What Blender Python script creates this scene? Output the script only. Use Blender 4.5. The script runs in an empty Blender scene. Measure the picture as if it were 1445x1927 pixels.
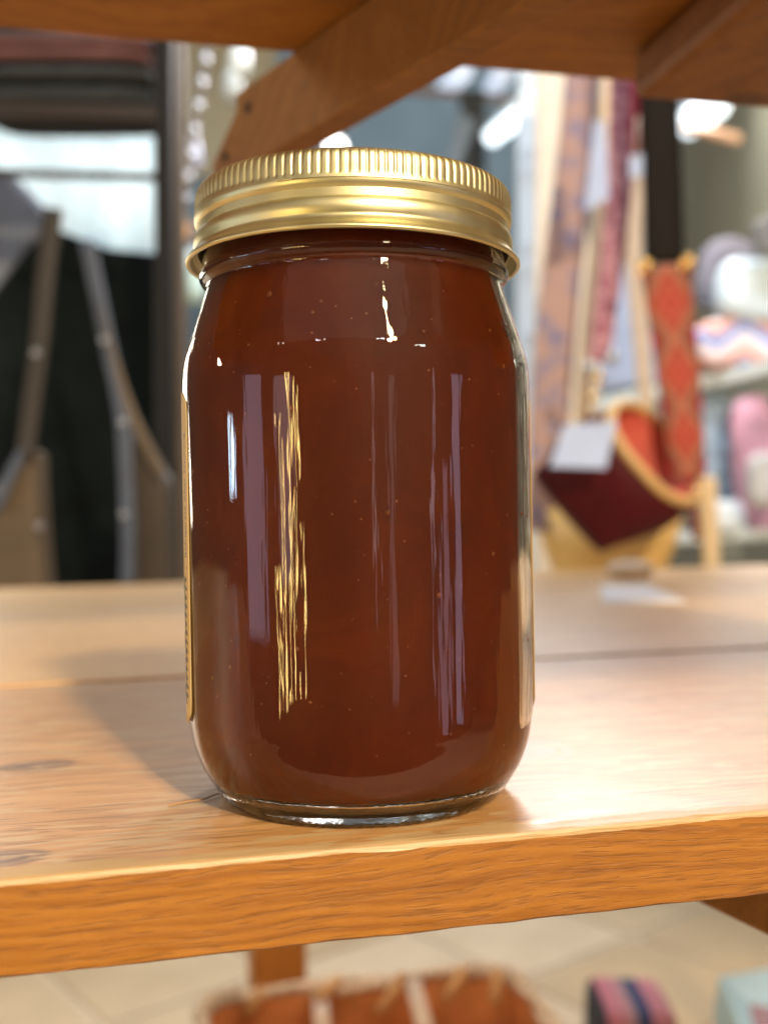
import bpy, bmesh, math, random
from mathutils import Vector, Matrix, noise

random.seed(7)
S = bpy.context.scene
COL = S.collection
PI = math.pi

# ------------------------------------------------------------------ camera
F = 2000.0                     # focal length in pixels of the 1445 x 1927 photograph
CX, CY, ROLL = 722.5, 970.0, 0.0172
H = 0.0611                     # camera height above the shelf top (z = 0)
cam_data = bpy.data.cameras.new('camera')
cam = bpy.data.objects.new('camera', cam_data)
COL.objects.link(cam)
rc, rs = math.cos(ROLL), math.sin(ROLL)
m = Matrix(((rc, rs, 0, 0), (0, 0, -1, 0), (-rs, rc, 0, H), (0, 0, 0, 1)))
cam.matrix_world = m
cam_data.sensor_fit = 'VERTICAL'
cam_data.sensor_height = 36.0
cam_data.sensor_width = 27.0
cam_data.lens = 36.0 * F / 1927.0
cam_data.shift_y = (CY - 963.5) / 1927.0
cam_data.clip_start = 0.01
cam_data.clip_end = 100
cam_data.dof.use_dof = True
cam_data.dof.focus_distance = 0.212
cam_data.dof.aperture_fstop = 9.8
S.camera = cam

# ------------------------------------------------------------------ world, lamps, exposure
W = bpy.data.worlds.new('World')
S.world = W
W.use_nodes = True
bg = W.node_tree.nodes['Background']
bg.inputs[0].default_value = (0.50, 0.37, 0.24, 1)
bg.inputs[1].default_value = 0.24
S.view_settings.view_transform = 'Standard'
S.view_settings.look = 'None'
S.view_settings.exposure = 0
S.view_settings.gamma = 1
S.cycles.use_denoising = True
S.cycles.max_bounces = 16
S.cycles.transmission_bounces = 12
S.cycles.transparent_max_bounces = 8
S.cycles.sample_clamp_indirect = 6.0
S.cycles.blur_glossy = 0.4
S.cycles.caustics_reflective = True
S.cycles.caustics_refractive = True

JAR = Vector((-0.0057, 0.237, 0.0))

def area(name, loc, target, sx, sy, power, color, spread=None):
    d = bpy.data.lights.new(name, 'AREA')
    d.shape = 'RECTANGLE'
    d.size, d.size_y = sx, sy
    d.energy = power
    d.color = color
    if spread:
        d.spread = math.radians(spread)
    o = bpy.data.objects.new(name, d)
    COL.objects.link(o)
    o.location = loc
    dirv = Vector(target) - Vector(loc)
    o.rotation_euler = dirv.to_track_quat('-Z', 'Y').to_euler()
    return o

def polar(az, el, dist, z0=0.07):
    """a point seen from the jar; az = degrees right of the direction back to the camera"""
    a, e = math.radians(az), math.radians(el)
    return JAR + Vector((math.sin(a) * math.cos(e) * dist, -math.cos(a) * math.cos(e) * dist, z0 + math.sin(e) * dist))

JT = JAR + Vector((0, 0, 0.07))
area('key_lamp', polar(27, 38, 1.5), JT, 0.045, 0.46, 10, (1.0, 0.74, 0.40))
area('shop_front_lamp', polar(24, 29, 2.4), JT, 0.12, 0.10, 85, (1.0, 0.80, 0.56))
for az, el, wd, ht, pw in ((-33.5, -7, .012, .20, .36), (-37.5, -2, .014, .40, .66), (-41.5, -1, .015, .44, .80), (-46, -4, .013, .36, .52), (-50, -9, .011, .18, .32)):
    area('gold_streak_strip', polar(az, el, 1.1), JT, wd, ht, pw, (1.0, 0.68, 0.22))  # unseen light strips, added to draw the gold streak in the glass
area('side_window', polar(-82, 3, 1.6), JT, 0.06, 0.13, 0.8, (0.62, 0.85, 1.0))
area('side_window', polar(-86, 3, 1.6), JT, 0.06, 0.13, 0.8, (0.62, 0.85, 1.0))
area('label_fill', polar(-96, 18, 1.3), JT, 0.10, 0.16, 5.0, (1.0, 0.86, 0.62))  # added fill light, out of view, brightens the label edge
area('left_band_panel', polar(-66, 1, 1.8), JT, 0.40, 0.55, 1.3, (0.72, 0.70, 0.95))  # unseen light panels, added for the mauve reflections on the jar's left
area('left_band_panel', polar(-44, 2, 1.9), JT, 0.30, 0.45, 0.7, (0.80, 0.70, 0.80))
area('right_band_panel', polar(66, -3, 1.7), JT, 0.16, 0.7, 0.75, (0.74, 0.70, 0.98))  # more added light panels, for the mauve bands on the jar's right
area('right_band_panel', polar(56, -8, 1.7), JT, 0.14, 0.6, 0.45, (0.80, 0.66, 0.86))
area('right_band_panel', polar(50, 0, 1.7), JT, 0.03, 0.7, 0.2, (0.80, 0.70, 0.80))
area('right_band_panel', polar(22, -2, 1.7), JT, 0.12, 0.6, 0.22, (0.85, 0.70, 0.70))
area('right_band_panel', polar(12, 1, 1.7), JT, 0.02, 0.5, 0.10, (0.85, 0.70, 0.70))
area('front_ceiling', polar(-8, 52, 2.6), JT, 3.4, 1.8, 6, (1.0, 0.84, 0.74))
area('aisle_ceiling', (0.50, 1.15, 1.75), (0.45, 2.1, 0.1), 1.6, 0.5, 20, (0.88, 0.94, 1.0), 110)
area('far_wall_fill', (0.3, 4.4, 2.7), (0.3, 6.4, 1.0), 2.5, 0.4, 24, (0.80, 0.92, 1.0))  # added fill that lifts the grey-blue back wall
area('back_spot', (0.48, 2.4, 1.36), (0.02, 0.25, 0.0), 0.42, 0.15, 30, (1.0, 0.95, 0.94))
area('back_ceiling', (0.95, 2.5, 1.45), (0.15, 0.4, 0.0), 1.5, 0.5, 16, (1.0, 0.95, 0.90))
area('back_window', (-0.9, 2.9, 1.35), (-0.2, 0.7, 0.0), 1.2, 0.4, 6, (0.70, 0.88, 1.0))
area('basket_fill', (0.08, 0.72, -0.04), (0.08, 0.76, -0.74), 0.5, 0.12, 1.0, (1.0, 0.84, 0.62))  # invented fill hidden under the boards, brightens basket and floor
area('floor_fill', (-0.9, 1.6, 0.25), (0.0, 1.6, -0.74), 0.6, 0.6, 9, (1.0, 0.88, 0.70))  # added unseen light for the floor below the shelf
for az, el, pw in ((-21, 30, 0.5), (18, 31, 0.5), (-48, 27, 0.4), (44, 24, 0.4)):
    area('ceiling_spot', polar(az, el, 2.0), JT, 0.05, 0.05, pw, (0.95, 0.95, 1.0))

# ------------------------------------------------------------------ helpers
def at(px, py, depth):
    """the point seen at photograph pixel (px, py), depth metres in front of the camera"""
    dx, dy = (px - CX) / F, (CY - py) / F
    return Vector(((dx * rc + dy * rs) * depth, depth, H + (-dx * rs + dy * rc) * depth))

WLOC = {}

def thing(name, label, cat, loc, group=None, rz=0):
    o = bpy.data.objects.new(name, None)
    COL.objects.link(o)
    o.empty_display_size = 0.02
    o.location = loc
    o.rotation_euler = (0, 0, rz)
    tag(o, label, cat, group)
    WLOC[o.name] = Vector(loc)
    return o

def tag(o, label=None, cat=None, group=None, kind=None):
    if label: o['label'] = label
    if cat: o['category'] = cat
    if group: o['group'] = group
    if kind: o['kind'] = kind
    return o

def obj(name, verts, faces, mat, parent=None, smooth=False, local=False, uvs=None, origin=None):
    me = bpy.data.meshes.new(name)
    off = Vector((0, 0, 0))
    if parent is not None and not local:
        off = WLOC[parent.name]
    if origin is not None:
        off = Vector(origin)
    me.from_pydata([tuple(Vector(v) - off) for v in verts], [], faces)
    if uvs:
        ul = me.uv_layers.new(name='UVMap')
        for l in me.loops:
            ul.data[l.index].uv = uvs[l.vertex_index]
    for mm in (mat if isinstance(mat, (list, tuple)) else [mat]):
        me.materials.append(mm)
    if smooth:
        me.polygons.foreach_set('use_smooth', [True] * len(me.polygons))
    bm = bmesh.new(); bm.from_mesh(me)
    bmesh.ops.recalc_face_normals(bm, faces=bm.faces)
    bm.to_mesh(me); bm.free()
    o = bpy.data.objects.new(name, me)
    COL.objects.link(o)
    if parent is not None:
        o.parent = parent
        WLOC[o.name] = WLOC.get(parent.name, Vector())
    else:
        o.location = off
        WLOC[o.name] = off
    return o

def bevel(o, w, seg=2):
    b = o.modifiers.new('bevel', 'BEVEL'); b.width = w; b.segments = seg; b.limit_method = 'ANGLE'
    return o

def box(x0, x1, y0, y1, z0, z1):
    v = [(x, y, z) for z in (z0, z1) for y in (y0, y1) for x in (x0, x1)]
    f = [(0, 2, 3, 1), (4, 5, 7, 6), (0, 1, 5, 4), (2, 6, 7, 3), (0, 4, 6, 2), (1, 3, 7, 5)]
    return v, f

def spline(pts, n):
    """Catmull-Rom through (r, h) points, n samples a span"""
    out = []
    P = [pts[0]] + list(pts) + [pts[-1]]
    for i in range(1, len(P) - 2):
        p0, p1, p2, p3 = P[i - 1], P[i], P[i + 1], P[i + 2]
        for k in range(n):
            t = k / n
            out.append(tuple(0.5 * ((2 * b) + (-a + c) * t + (2 * a - 5 * b + 4 * c - d) * t * t + (-a + 3 * b - 3 * c + d) * t ** 3)
                             for a, b, c, d in zip(p0, p1, p2, p3)))
    out.append(tuple(pts[-1]))
    return out

def lathe(prof, seg, mod=None, close=False):
    """prof: (r, h); a point with r < 1e-6 is a pole"""
    verts, faces, rings = [], [], []
    for i, (r, h) in enumerate(prof):
        if r < 1e-6:
            rings.append([len(verts)]); verts.append((0, 0, h)); continue
        ring = []
        for k in range(seg):
            a = 2 * PI * k / seg
            rr, hh = mod(i, r, h, a) if mod else (r, h)
            ring.append(len(verts)); verts.append((rr * math.cos(a), rr * math.sin(a), hh))
        rings.append(ring)
    pairs = list(zip(rings, rings[1:])) + ([(rings[-1], rings[0])] if close else [])
    for A, B in pairs:
        for k in range(seg):
            k2 = (k + 1) % seg
            if len(A) == 1 and len(B) == 1: continue
            if len(A) == 1: faces.append((A[0], B[k2], B[k]))
            elif len(B) == 1: faces.append((A[k], A[k2], B[0]))
            else: faces.append((A[k], A[k2], B[k2], B[k]))
    return verts, faces

def tube(path, rad, seg=8, caps=True):
    path = [Vector(p) for p in path]
    if not isinstance(rad, (list, tuple)): rad = [rad] * len(path)
    verts, faces = [], []
    up = Vector((0.13, 0.21, 0.97)).normalized()
    for i, p in enumerate(path):
        t = (path[min(i + 1, len(path) - 1)] - path[max(i - 1, 0)]).normalized()
        s = t.cross(up)
        if s.length < 1e-3: s = t.cross(Vector((1, 0, 0)))
        s.normalize(); u = s.cross(t).normalized()
        for k in range(seg):
            a = 2 * PI * k / seg
            verts.append(p + rad[i] * (math.cos(a) * s + math.sin(a) * u))
    for i in range(len(path) - 1):
        for k in range(seg):
            k2 = (k + 1) % seg
            faces.append((i * seg + k, i * seg + k2, (i + 1) * seg + k2, (i + 1) * seg + k))
    if caps:
        faces.append(tuple(range(seg))[::-1])
        faces.append(tuple(range((len(path) - 1) * seg, len(path) * seg)))
    return verts, faces

def ring_path(c, r, n=24, ax=Vector((0, 1, 0)), squash=1.0):
    ax = ax.normalized(); s = ax.cross(Vector((0, 0, 1)))
    if s.length < 1e-3: s = Vector((1, 0, 0))
    s.normalize(); u = s.cross(ax)
    return [Vector(c) + r * (math.cos(2 * PI * k / n) * s + squash * math.sin(2 * PI * k / n) * u) for k in range(n + 1)]

def ribbon(path, widths, thick, side=Vector((1, 0, 0))):
    """a flat band with real thickness, UV: u across, v along in widths"""
    path = [Vector(p) for p in path]
    n = len(path)
    if not isinstance(widths, (list, tuple)): widths = [widths] * n
    verts, faces, uvs = [], [], []
    v = 0.0
    for i, p in enumerate(path):
        t = (path[min(i + 1, n - 1)] - path[max(i - 1, 0)]).normalized()
        s = side - t * side.dot(t); s.normalize()
        nn = s.cross(t).normalized()
        w = widths[i]
        if i: v += (p - path[i - 1]).length / max(w, 1e-4)
        for (a, b) in ((-.5, -.5), (-.25, -.6), (0, -.65), (.25, -.6), (.5, -.5), (.5, .5), (.25, .6), (0, .65), (-.25, .6), (-.5, .5)):
            verts.append(p + s * w * a + nn * thick * b); uvs.append((a + .5, v))
    for i in range(n - 1):
        for k in range(10):
            k2 = (k + 1) % 10
            faces.append((i * 10 + k, i * 10 + k2, (i + 1) * 10 + k2, (i + 1) * 10 + k))
    faces.append(tuple(range(10))[::-1]); faces.append(tuple(range((n - 1) * 10, n * 10)))
    return verts, faces, uvs

def smoothpath(pts, n=6):
    return [Vector(p) for p in spline([tuple(p) for p in pts], n)]

def slab(pts, back):
    """outline (world points) given thickness along back"""
    n = len(pts)
    back = Vector(back)
    v = [Vector(p) for p in pts] + [Vector(p) + back for p in pts]
    f = [tuple(range(n)), tuple(range(n, 2 * n))[::-1]] + [(i, i + n, (i + 1) % n + n, (i + 1) % n) for i in range(n)]
    return v, f

def pillow(c, sx, sy, sz, e=0.55, nu=28, nv=14, rot=0.0, lump=0.0):
    """superellipsoid"""
    sg = lambda x, p: math.copysign(abs(x) ** p, x)
    verts, faces = [], []
    R = Matrix.Rotation(rot, 3, 'Y')
    for j in range(nv + 1):
        b = -PI / 2 + PI * j / nv
        for i in range(nu):
            a = 2 * PI * i / nu
            p = Vector((sx * sg(math.cos(b), e) * sg(math.cos(a), e), sy * sg(math.cos(b), e) * sg(math.sin(a), e), sz * sg(math.sin(b), e)))
            if lump: p *= 1 + lump * noise.noise(p * 25)
            verts.append(Vector(c) + R @ p)
    for j in range(nv):
        for i in range(nu):
            i2 = (i + 1) % nu
            faces.append((j * nu + i, j * nu + i2, (j + 1) * nu + i2, (j + 1) * nu + i))
    return verts, faces

# ------------------------------------------------------------------ materials
class NT:
    def __init__(s, name):
        s.mat = bpy.data.materials.new(name); s.mat.use_nodes = True
        s.t = s.mat.node_tree; s.b = s.t.nodes['Principled BSDF']; s.out = s.t.nodes['Material Output']
    def n(s, typ, **kw):
        nd = s.t.nodes.new(typ)
        for k, v in kw.items():
            if k in nd.inputs: s.set(nd.inputs[k], v)
            else: setattr(nd, k, v)
        return nd
    def set(s, sock, v):
        if isinstance(v, bpy.types.NodeSocket): s.t.links.new(v, sock)
        elif isinstance(v, bpy.types.Node): s.t.links.new(v.outputs[0], sock)
        else: sock.default_value = v
    def coord(s, kind='Object', scale=(1, 1, 1), loc=(0, 0, 0), rot=(0, 0, 0)):
        tc = s.t.nodes.new('ShaderNodeTexCoord'); mp = s.t.nodes.new('ShaderNodeMapping')
        s.t.links.new(tc.outputs[kind], mp.inputs[0])
        mp.inputs['Scale'].default_value = scale; mp.inputs['Location'].default_value = loc; mp.inputs['Rotation'].default_value = rot
        return mp.outputs[0]
    def noise(s, vec, scale=5, detail=4, rough=.55, dist=0):
        nd = s.t.nodes.new('ShaderNodeTexNoise')
        s.t.links.new(vec, nd.inputs['Vector'])
        nd.inputs['Scale'].default_value = scale; nd.inputs['Detail'].default_value = detail
        nd.inputs['Roughness'].default_value = rough; nd.inputs['Distortion'].default_value = dist
        return nd.outputs['Fac']
    def ramp(s, fac, stops, interp='LINEAR'):
        nd = s.t.nodes.new('ShaderNodeValToRGB'); s.t.links.new(fac, nd.inputs[0])
        cr = nd.color_ramp; cr.interpolation = interp
        while len(cr.elements) < len(stops): cr.elements.new(0.5)
        for e, (p, c) in zip(cr.elements, stops):
            e.position = p; e.color = (c[0], c[1], c[2], 1) if isinstance(c, (tuple, list)) else (c, c, c, 1)
        return nd.outputs[0]
    def mix(s, fac, a, b, mode='MIX'):
        nd = s.t.nodes.new('ShaderNodeMix'); nd.data_type = 'RGBA'; nd.blend_type = mode
        s.set(nd.inputs[0], fac)
        for sock, v in ((nd.inputs[6], a), (nd.inputs[7], b)):
            s.set(sock, (*v, 1) if isinstance(v, tuple) and len(v) == 3 else v)
        return nd.outputs[2]
    def math(s, op, a, b=None, c=None):
        nd = s.t.nodes.new('ShaderNodeMath'); nd.operation = op
        for i, v in enumerate((a, b, c)):
            if v is not None: s.set(nd.inputs[i], v)
        return nd.outputs[0]
    def bump(s, height, strength=.3, dist=.001, normal=None):
        nd = s.t.nodes.new('ShaderNodeBump'); s.set(nd.inputs['Height'], height)
        nd.inputs['Strength'].default_value = strength; nd.inputs['Distance'].default_value = dist
        if normal is not None: s.set(nd.inputs['Normal'], normal)
        return nd.outputs[0]
    def p(s, **kw):
        for k, v in kw.items():
            k = k.replace('_', ' ')
            s.set(s.b.inputs[k], (*v, 1) if isinstance(v, tuple) and len(v) == 3 and s.b.inputs[k].type == 'RGBA' else v)
        return s.mat

def plain(name, color, rough=.6, var=.12, scale=40, metallic=0, bump=0.0, spec=.5, sheen=0):
    t = NT(name)
    f = t.noise(t.coord(), scale, 4)
    c = t.mix(t.ramp(f, [(.3, 0.0), (.7, 1.0)]), tuple(x * (1 - var) for x in color), tuple(min(1, x * (1 + var)) for x in color))
    t.p(Base_Color=c, Roughness=rough, Metallic=metallic, Specular_IOR_Level=spec)
    if sheen: t.p(Sheen_Weight=sheen)
    if bump: t.p(Normal=t.bump(f, bump, .002))
    return t.mat

def emit(name, color, strength):
    t = NT(name)
    t.p(Base_Color=(.8, .8, .8), Emission_Color=color, Emission_Strength=strength)
    return t.mat

def wood(name, dark, mid, light, pale=None, coat=.25, coat_rough=.3, rough=.5, grain=(6, 70, 70), wear=False, knots=(), scratch=False, pores=1.0, flecks=1.0, seed=0.0, bump=.25, front_y=0.0, pv_scale=(140, 420, 1200), grey_disc=None):
    t = NT(name)
    base = t.coord(scale=(1, 1, 1), loc=(seed, seed * .37, seed * .71))
    raw = t.coord()
    g = t.coord(scale=grain, loc=(seed, seed, seed))
    warp = t.noise(t.coord(scale=(5, 11, 11), loc=(seed, 0, 0)), 1.6, 3, .5)
    gv = t.n('ShaderNodeVectorMath', operation='MULTIPLY_ADD')
    t.set(gv.inputs[0], warp); gv.inputs[1].default_value = (0.6, 2.2, 2.2); t.set(gv.inputs[2], g)
    n1 = t.noise(gv.outputs[0], 1.0, 5, .6)
    rings = t.n('ShaderNodeTexWave', wave_type='BANDS', bands_direction='DIAGONAL')
    t.set(rings.inputs['Vector'], gv.outputs[0]); rings.inputs['Scale'].default_value = .9; rings.inputs['Distortion'].default_value = 3.0
    rings.inputs['Detail'].default_value = 3; rings.inputs['Detail Scale'].default_value = 1.2
    big = t.noise(base, 9, 3)
    f = t.math('ADD', t.math('MULTIPLY', n1, .62), t.math('MULTIPLY', rings.outputs['Fac'], .20))
    f = t.math('ADD', f, t.math('MULTIPLY', big, .22))
    c = t.ramp(f, [(.30, dark), (.50, mid), (.72, light)])
    # dark pores: short dashes along the grain
    wv = t.n('ShaderNodeVectorMath', operation='MULTIPLY_ADD')
    t.set(wv.inputs[0], warp); wv.inputs[1].default_value = (0, pv_scale[1] * .02, pv_scale[2] * .02); t.set(wv.inputs[2], t.coord(scale=pv_scale, loc=(seed, 3, 1)))
    pn = t.noise(wv.outputs[0], 1.0, 2.5, .55)
    pm = t.ramp(pn, [(.53, 0.0), (.63, min(1, .85 * pores))])
    fl = t.noise(t.coord(scale=(pv_scale[0] * .9, pv_scale[1] * .8, pv_scale[2] * .55), loc=(seed, 9, 4)), 1.0, 3, .6)
    c = t.mix(t.ramp(fl, [(.52, 0.0), (.72, .6 * pores * flecks)]), c, tuple(min(1, x * 1.35 + .02) for x in light))
    c = t.mix(pm, c, tuple(x * .42 for x in dark))
    fine = t.noise(t.coord(scale=(500, 1400, 1400)), 1.0, 2)
    hgt = t.math('SUBTRACT', t.math('ADD', t.math('MULTIPLY', n1, .15), t.math('MULTIPLY', fine, .3)), t.math('MULTIPLY', pm, .8))
    for (kx, ky, kz, kr) in knots:
        dv = t.n('ShaderNodeVectorMath', operation='SUBTRACT'); t.set(dv.inputs[0], raw); dv.inputs[1].default_value = (kx, ky, kz)
        sv = t.n('ShaderNodeVectorMath', operation='MULTIPLY'); t.set(sv.inputs[0], dv.outputs[0]); sv.inputs[1].default_value = (1 / kr * .62, 1 / kr, 1 / kr)
        ln = t.n('ShaderNodeVectorMath', operation='LENGTH'); t.set(ln.inputs[0], sv.outputs[0])
        d = t.math('ADD', ln.outputs['Value'], t.math('MULTIPLY', t.math('SUBTRACT', n1, .5), .5))
        km = t.ramp(d, [(.15, .55), (.42, .95), (.55, .5), (.75, .75), (1.0, 0.0)])
        c = t.mix(km, c, (dark[0] * .28, dark[1] * .28, dark[2] * .5))
    if grey_disc:  # grey disc and outer ring blended into the wood colour
        dv = t.n('ShaderNodeVectorMath', operation='SUBTRACT'); t.set(dv.inputs[0], raw); dv.inputs[1].default_value = (grey_disc[0], grey_disc[1], 0)
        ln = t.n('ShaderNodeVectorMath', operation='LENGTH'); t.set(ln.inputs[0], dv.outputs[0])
        sd = t.math('ADD', t.math('DIVIDE', ln.outputs['Value'], grey_disc[2]), t.math('MULTIPLY', t.math('SUBTRACT', big, .5), .12))
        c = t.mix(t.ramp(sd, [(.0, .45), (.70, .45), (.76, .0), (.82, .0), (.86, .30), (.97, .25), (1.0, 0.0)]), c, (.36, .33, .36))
    if scratch:
        sc = t.coord(scale=(35, 260, 60), rot=(0, 0, .5)); sn = t.noise(sc, 1.0, 1.5, .4)
        sm = t.math('MULTIPLY', t.ramp(sn, [(.57, 0.0), (.61, .95)]), t.ramp(t.noise(base, 60, 2), [(.45, 0.0), (.52, 1.0)]))
        sn2 = t.noise(t.coord(scale=(60, 420, 60), rot=(0, 0, -.12)), 1.0, 1.5, .4)
        sm2 = t.math('MULTIPLY', t.ramp(sn2, [(.56, 0.0), (.60, .95)]), t.ramp(t.noise(base, 45, 2, .5), [(.48, 0.0), (.54, 1.0)]))
        c = t.mix(t.math('MAXIMUM', sm, sm2), c, pale)
    if wear:
        sep = t.n('ShaderNodeSeparateXYZ'); t.set(sep.inputs[0], raw)
        dist = t.math('SUBTRACT', sep.outputs['Y'], front_y)          # metres behind the front edge
        wn = t.noise(t.coord(scale=(38, 160, 160)), 1.0, 5, .62)
        reach = t.math('MULTIPLY', t.ramp(wn, [(.28, 0.05), (.72, 1.0)]), .0080)
        below = t.math('MULTIPLY', t.math('ADD', sep.outputs['Z'], .0008), -9.0)   # only near the top arris
        below = t.math('MAXIMUM', below, 0.0)
        e = t.math('SUBTRACT', t.math('SUBTRACT', reach, dist), below)
        wm = t.ramp(t.math('MULTIPLY_ADD', e, 900.0, .5), [(.1, 0.0), (.6, .95)])
        c = t.mix(wm, c, t.mix(n1, tuple(x * .8 for x in pale), pale))
    t.p(Base_Color=c, Roughness=rough, Coat_Weight=(t.math('MULTIPLY', t.math('SUBTRACT', 1.0, wm), coat) if wear else coat), Coat_Roughness=coat_rough, Normal=t.bump(hgt, bump, .0006))
    return t.mat

OR_D, OR_M, OR_L = (.21, .073, .005), (.275, .103, .007), (.34, .138, .013)
PALE = (.52, .36, .18)
M = {}

# ------------------------------------------------------------------ display shelf (the stand the jar is on)
TH = math.radians(13.4)
shelf = thing('display_shelf', 'worn honey-stained wooden display shelf that the filled jar stands on', 'shelf', (0, 0, 0), rz=TH)
def w2s(p):
    p = Vector(p); c, s = math.cos(TH), math.sin(TH)
    return Vector((p.x * c + p.y * s, -p.x * s + p.y * c, p.z))
FRONT, SEAM, BACK, THICK = .192, .4155, 1.010, .0174
disc_c = w2s(at(957, 1412, .2738)); kn = w2s(at(70, 1440, .2660)); kn2 = w2s(at(5, 1605, .193))
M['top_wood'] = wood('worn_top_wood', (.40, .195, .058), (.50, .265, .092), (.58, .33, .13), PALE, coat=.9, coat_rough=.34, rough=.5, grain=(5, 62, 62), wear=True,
                     knots=((kn.x, kn.y, 0, .0062), (kn2.x, kn2.y, 0, .006)), scratch=True, pores=.6, flecks=.35, pv_scale=(42, 800, 800), grey_disc=(disc_c.x, disc_c.y, .0165), front_y=FRONT, bump=.22)
M['front_wood'] = wood('stained_front_wood', OR_D, OR_M, OR_L, PALE, coat=.12, coat_rough=.4, rough=.6, grain=(12, 90, 300), pores=.42, pv_scale=(110, 420, 1700), seed=2.3, wear=True, front_y=FRONT, bump=.35)
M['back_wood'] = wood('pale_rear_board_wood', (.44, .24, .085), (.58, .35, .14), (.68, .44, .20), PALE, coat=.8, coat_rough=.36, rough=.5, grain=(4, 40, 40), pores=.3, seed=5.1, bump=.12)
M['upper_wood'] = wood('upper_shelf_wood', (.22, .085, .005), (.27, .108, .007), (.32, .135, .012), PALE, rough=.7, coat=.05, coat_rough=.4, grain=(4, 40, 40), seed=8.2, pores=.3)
M['brace_wood'] = wood('brace_wood', (.165, .064, .006), (.21, .085, .009), (.25, .105, .014), PALE, rough=.7, coat=.05, coat_rough=.45, grain=(4, 40, 40), seed=3.2, pores=.3)

def front_board():
    X0, X1, n = -.62, .62, 620
    verts, faces, mi = [], [], []
    depths = [.0026, .0040, .0065, .012, .02, .035, .06, .10, .15, SEAM - FRONT - .0006]
    for i in range(n + 1):
        x = X0 + (X1 - X0) * i / n
        nz = lambda q, s: noise.noise(Vector((x * s, q, .3)))
        ch = max(.0003, .0008 + .0005 * nz(1, 45) + .0005 * nz(2, 160))       # worn arris
        cb = max(.0003, .0007 + .0004 * nz(3, 60) + .0003 * nz(4, 200))
        wob = .0004 * nz(5, 9)
        prof = [(SEAM - FRONT - .0006, -THICK), (.06, -THICK), (cb + .0006, -THICK + .00015 * nz(6, 90)), (.0001 + .0003 * nz(7, 120), -THICK + cb)]
        for k in range(1, 7):
            prof.append((wob * k / 7 + .00010 * noise.noise(Vector((x * 260, k * 1.7, 2.2))), -THICK + cb + (THICK - cb - ch) * k / 7))
        prof += [(wob + .0001, -ch), (wob + ch * .45, -ch * .35), (wob + ch * 1.15, -.00008)]
        prof += [(d, .00012 * noise.noise(Vector((x * 60, d * 300, 5)))) for d in depths]
        if i == 0: m_ = len(prof)
        verts += [(x, FRONT + a, b) for a, b in prof]
    for i in range(n):
        for k in range(m_):
            k2 = (k + 1) % m_
            faces.append((i * m_ + k, i * m_ + k2, (i + 1) * m_ + k2, (i + 1) * m_ + k)); mi.append(1 if 1 < k < 10 else 0)
    faces.append(tuple(range(m_))); mi.append(1)
    faces.append(tuple(range(n * m_, (n + 1) * m_))[::-1]); mi.append(1)
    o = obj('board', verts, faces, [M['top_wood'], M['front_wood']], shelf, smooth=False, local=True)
    o.data.polygons.foreach_set('material_index', mi)
    tag(o, 'front board of the shelf with a worn pale arris and orange stained edge')
    return o
front_board()
for y0, y1, dz in ((SEAM + .0008, .614, .0009), (.6152, .812, .0006), (.8132, BACK, .0012)):
    v, f = box(-.80, .95, y0, y1, -THICK, dz)
    bevel(obj('board', v, f, M['back_wood'], shelf, local=True), .0005)
# upper shelf boards, seen from below
UZ = at(544, 101, .40).z
yb = w2s(at(544, 101, .40)).y
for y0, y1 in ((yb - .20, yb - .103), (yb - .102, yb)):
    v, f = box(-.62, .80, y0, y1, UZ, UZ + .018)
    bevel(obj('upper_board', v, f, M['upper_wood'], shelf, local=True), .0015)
# diagonal brace below the upper shelf, with its cut end standing out behind
p0 = at(544, 101, .40)
dirv = Vector((-.577, .817, 0)); nrm = Vector((.817, .577, 0))
def brace(name, A, d, nn, hgt, thk, back, fwd, cut):
    """A on the upper near edge; d runs back; cut = bevelled top corner at the far end"""
    prof = [(-fwd, 0), (back - cut, 0), (back - cut, -cut * .32), (back, -cut * 1.02), (back, -hgt), (-fwd, -hgt)]
    out = [A + d * s + Vector((0, 0, z)) for s, z in prof]
    v, f = slab(out, nn * thk)
    v = [w2s(q) for q in v]
    return bevel(obj(name, v, f, M['brace_wood'], shelf, local=True), .0012)
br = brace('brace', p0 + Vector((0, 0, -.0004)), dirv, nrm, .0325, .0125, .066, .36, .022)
tag(br, 'diagonal brace under the upper shelf with a cut end and two screw holes')
M['hole'] = plain('dark_hole', (.012, .006, .003), .8)
for (hx, hy) in ((467, 203), (425, 296)):
    # the hole sits on the side face of the brace
    ray = (at(hx, hy, 1.0) - cam.matrix_world.translation)
    t_ = (p0 - cam.matrix_world.translation).dot(nrm) / ray.dot(nrm)
    hp = cam.matrix_world.translation + ray * t_
    v, f = tube([hp - nrm * .0006, hp + nrm * .004], .0021, 14)
    o = obj('screw_hole', [w2s(q) for q in v], f, M['hole'], br, local=True)
# board end running front to back below the upper shelf, right
q0 = at(1188, 186, .404)
bvec = Vector((-math.sin(TH), math.cos(TH), 0)); avec = Vector((math.cos(TH), math.sin(TH), 0))
a0 = w2s(q0); tb = .018
v, f = box(a0.x, a0.x + .16, yb - .42, a0.y, UZ - tb - .0005, UZ - .0005)
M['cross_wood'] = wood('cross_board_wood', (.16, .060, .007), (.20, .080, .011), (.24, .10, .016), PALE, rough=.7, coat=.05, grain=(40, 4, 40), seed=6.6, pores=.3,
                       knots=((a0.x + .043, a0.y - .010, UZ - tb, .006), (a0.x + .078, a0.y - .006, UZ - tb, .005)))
bevel(obj('cross_board', v, f, M['cross_wood'], shelf, local=True), .004)
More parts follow.
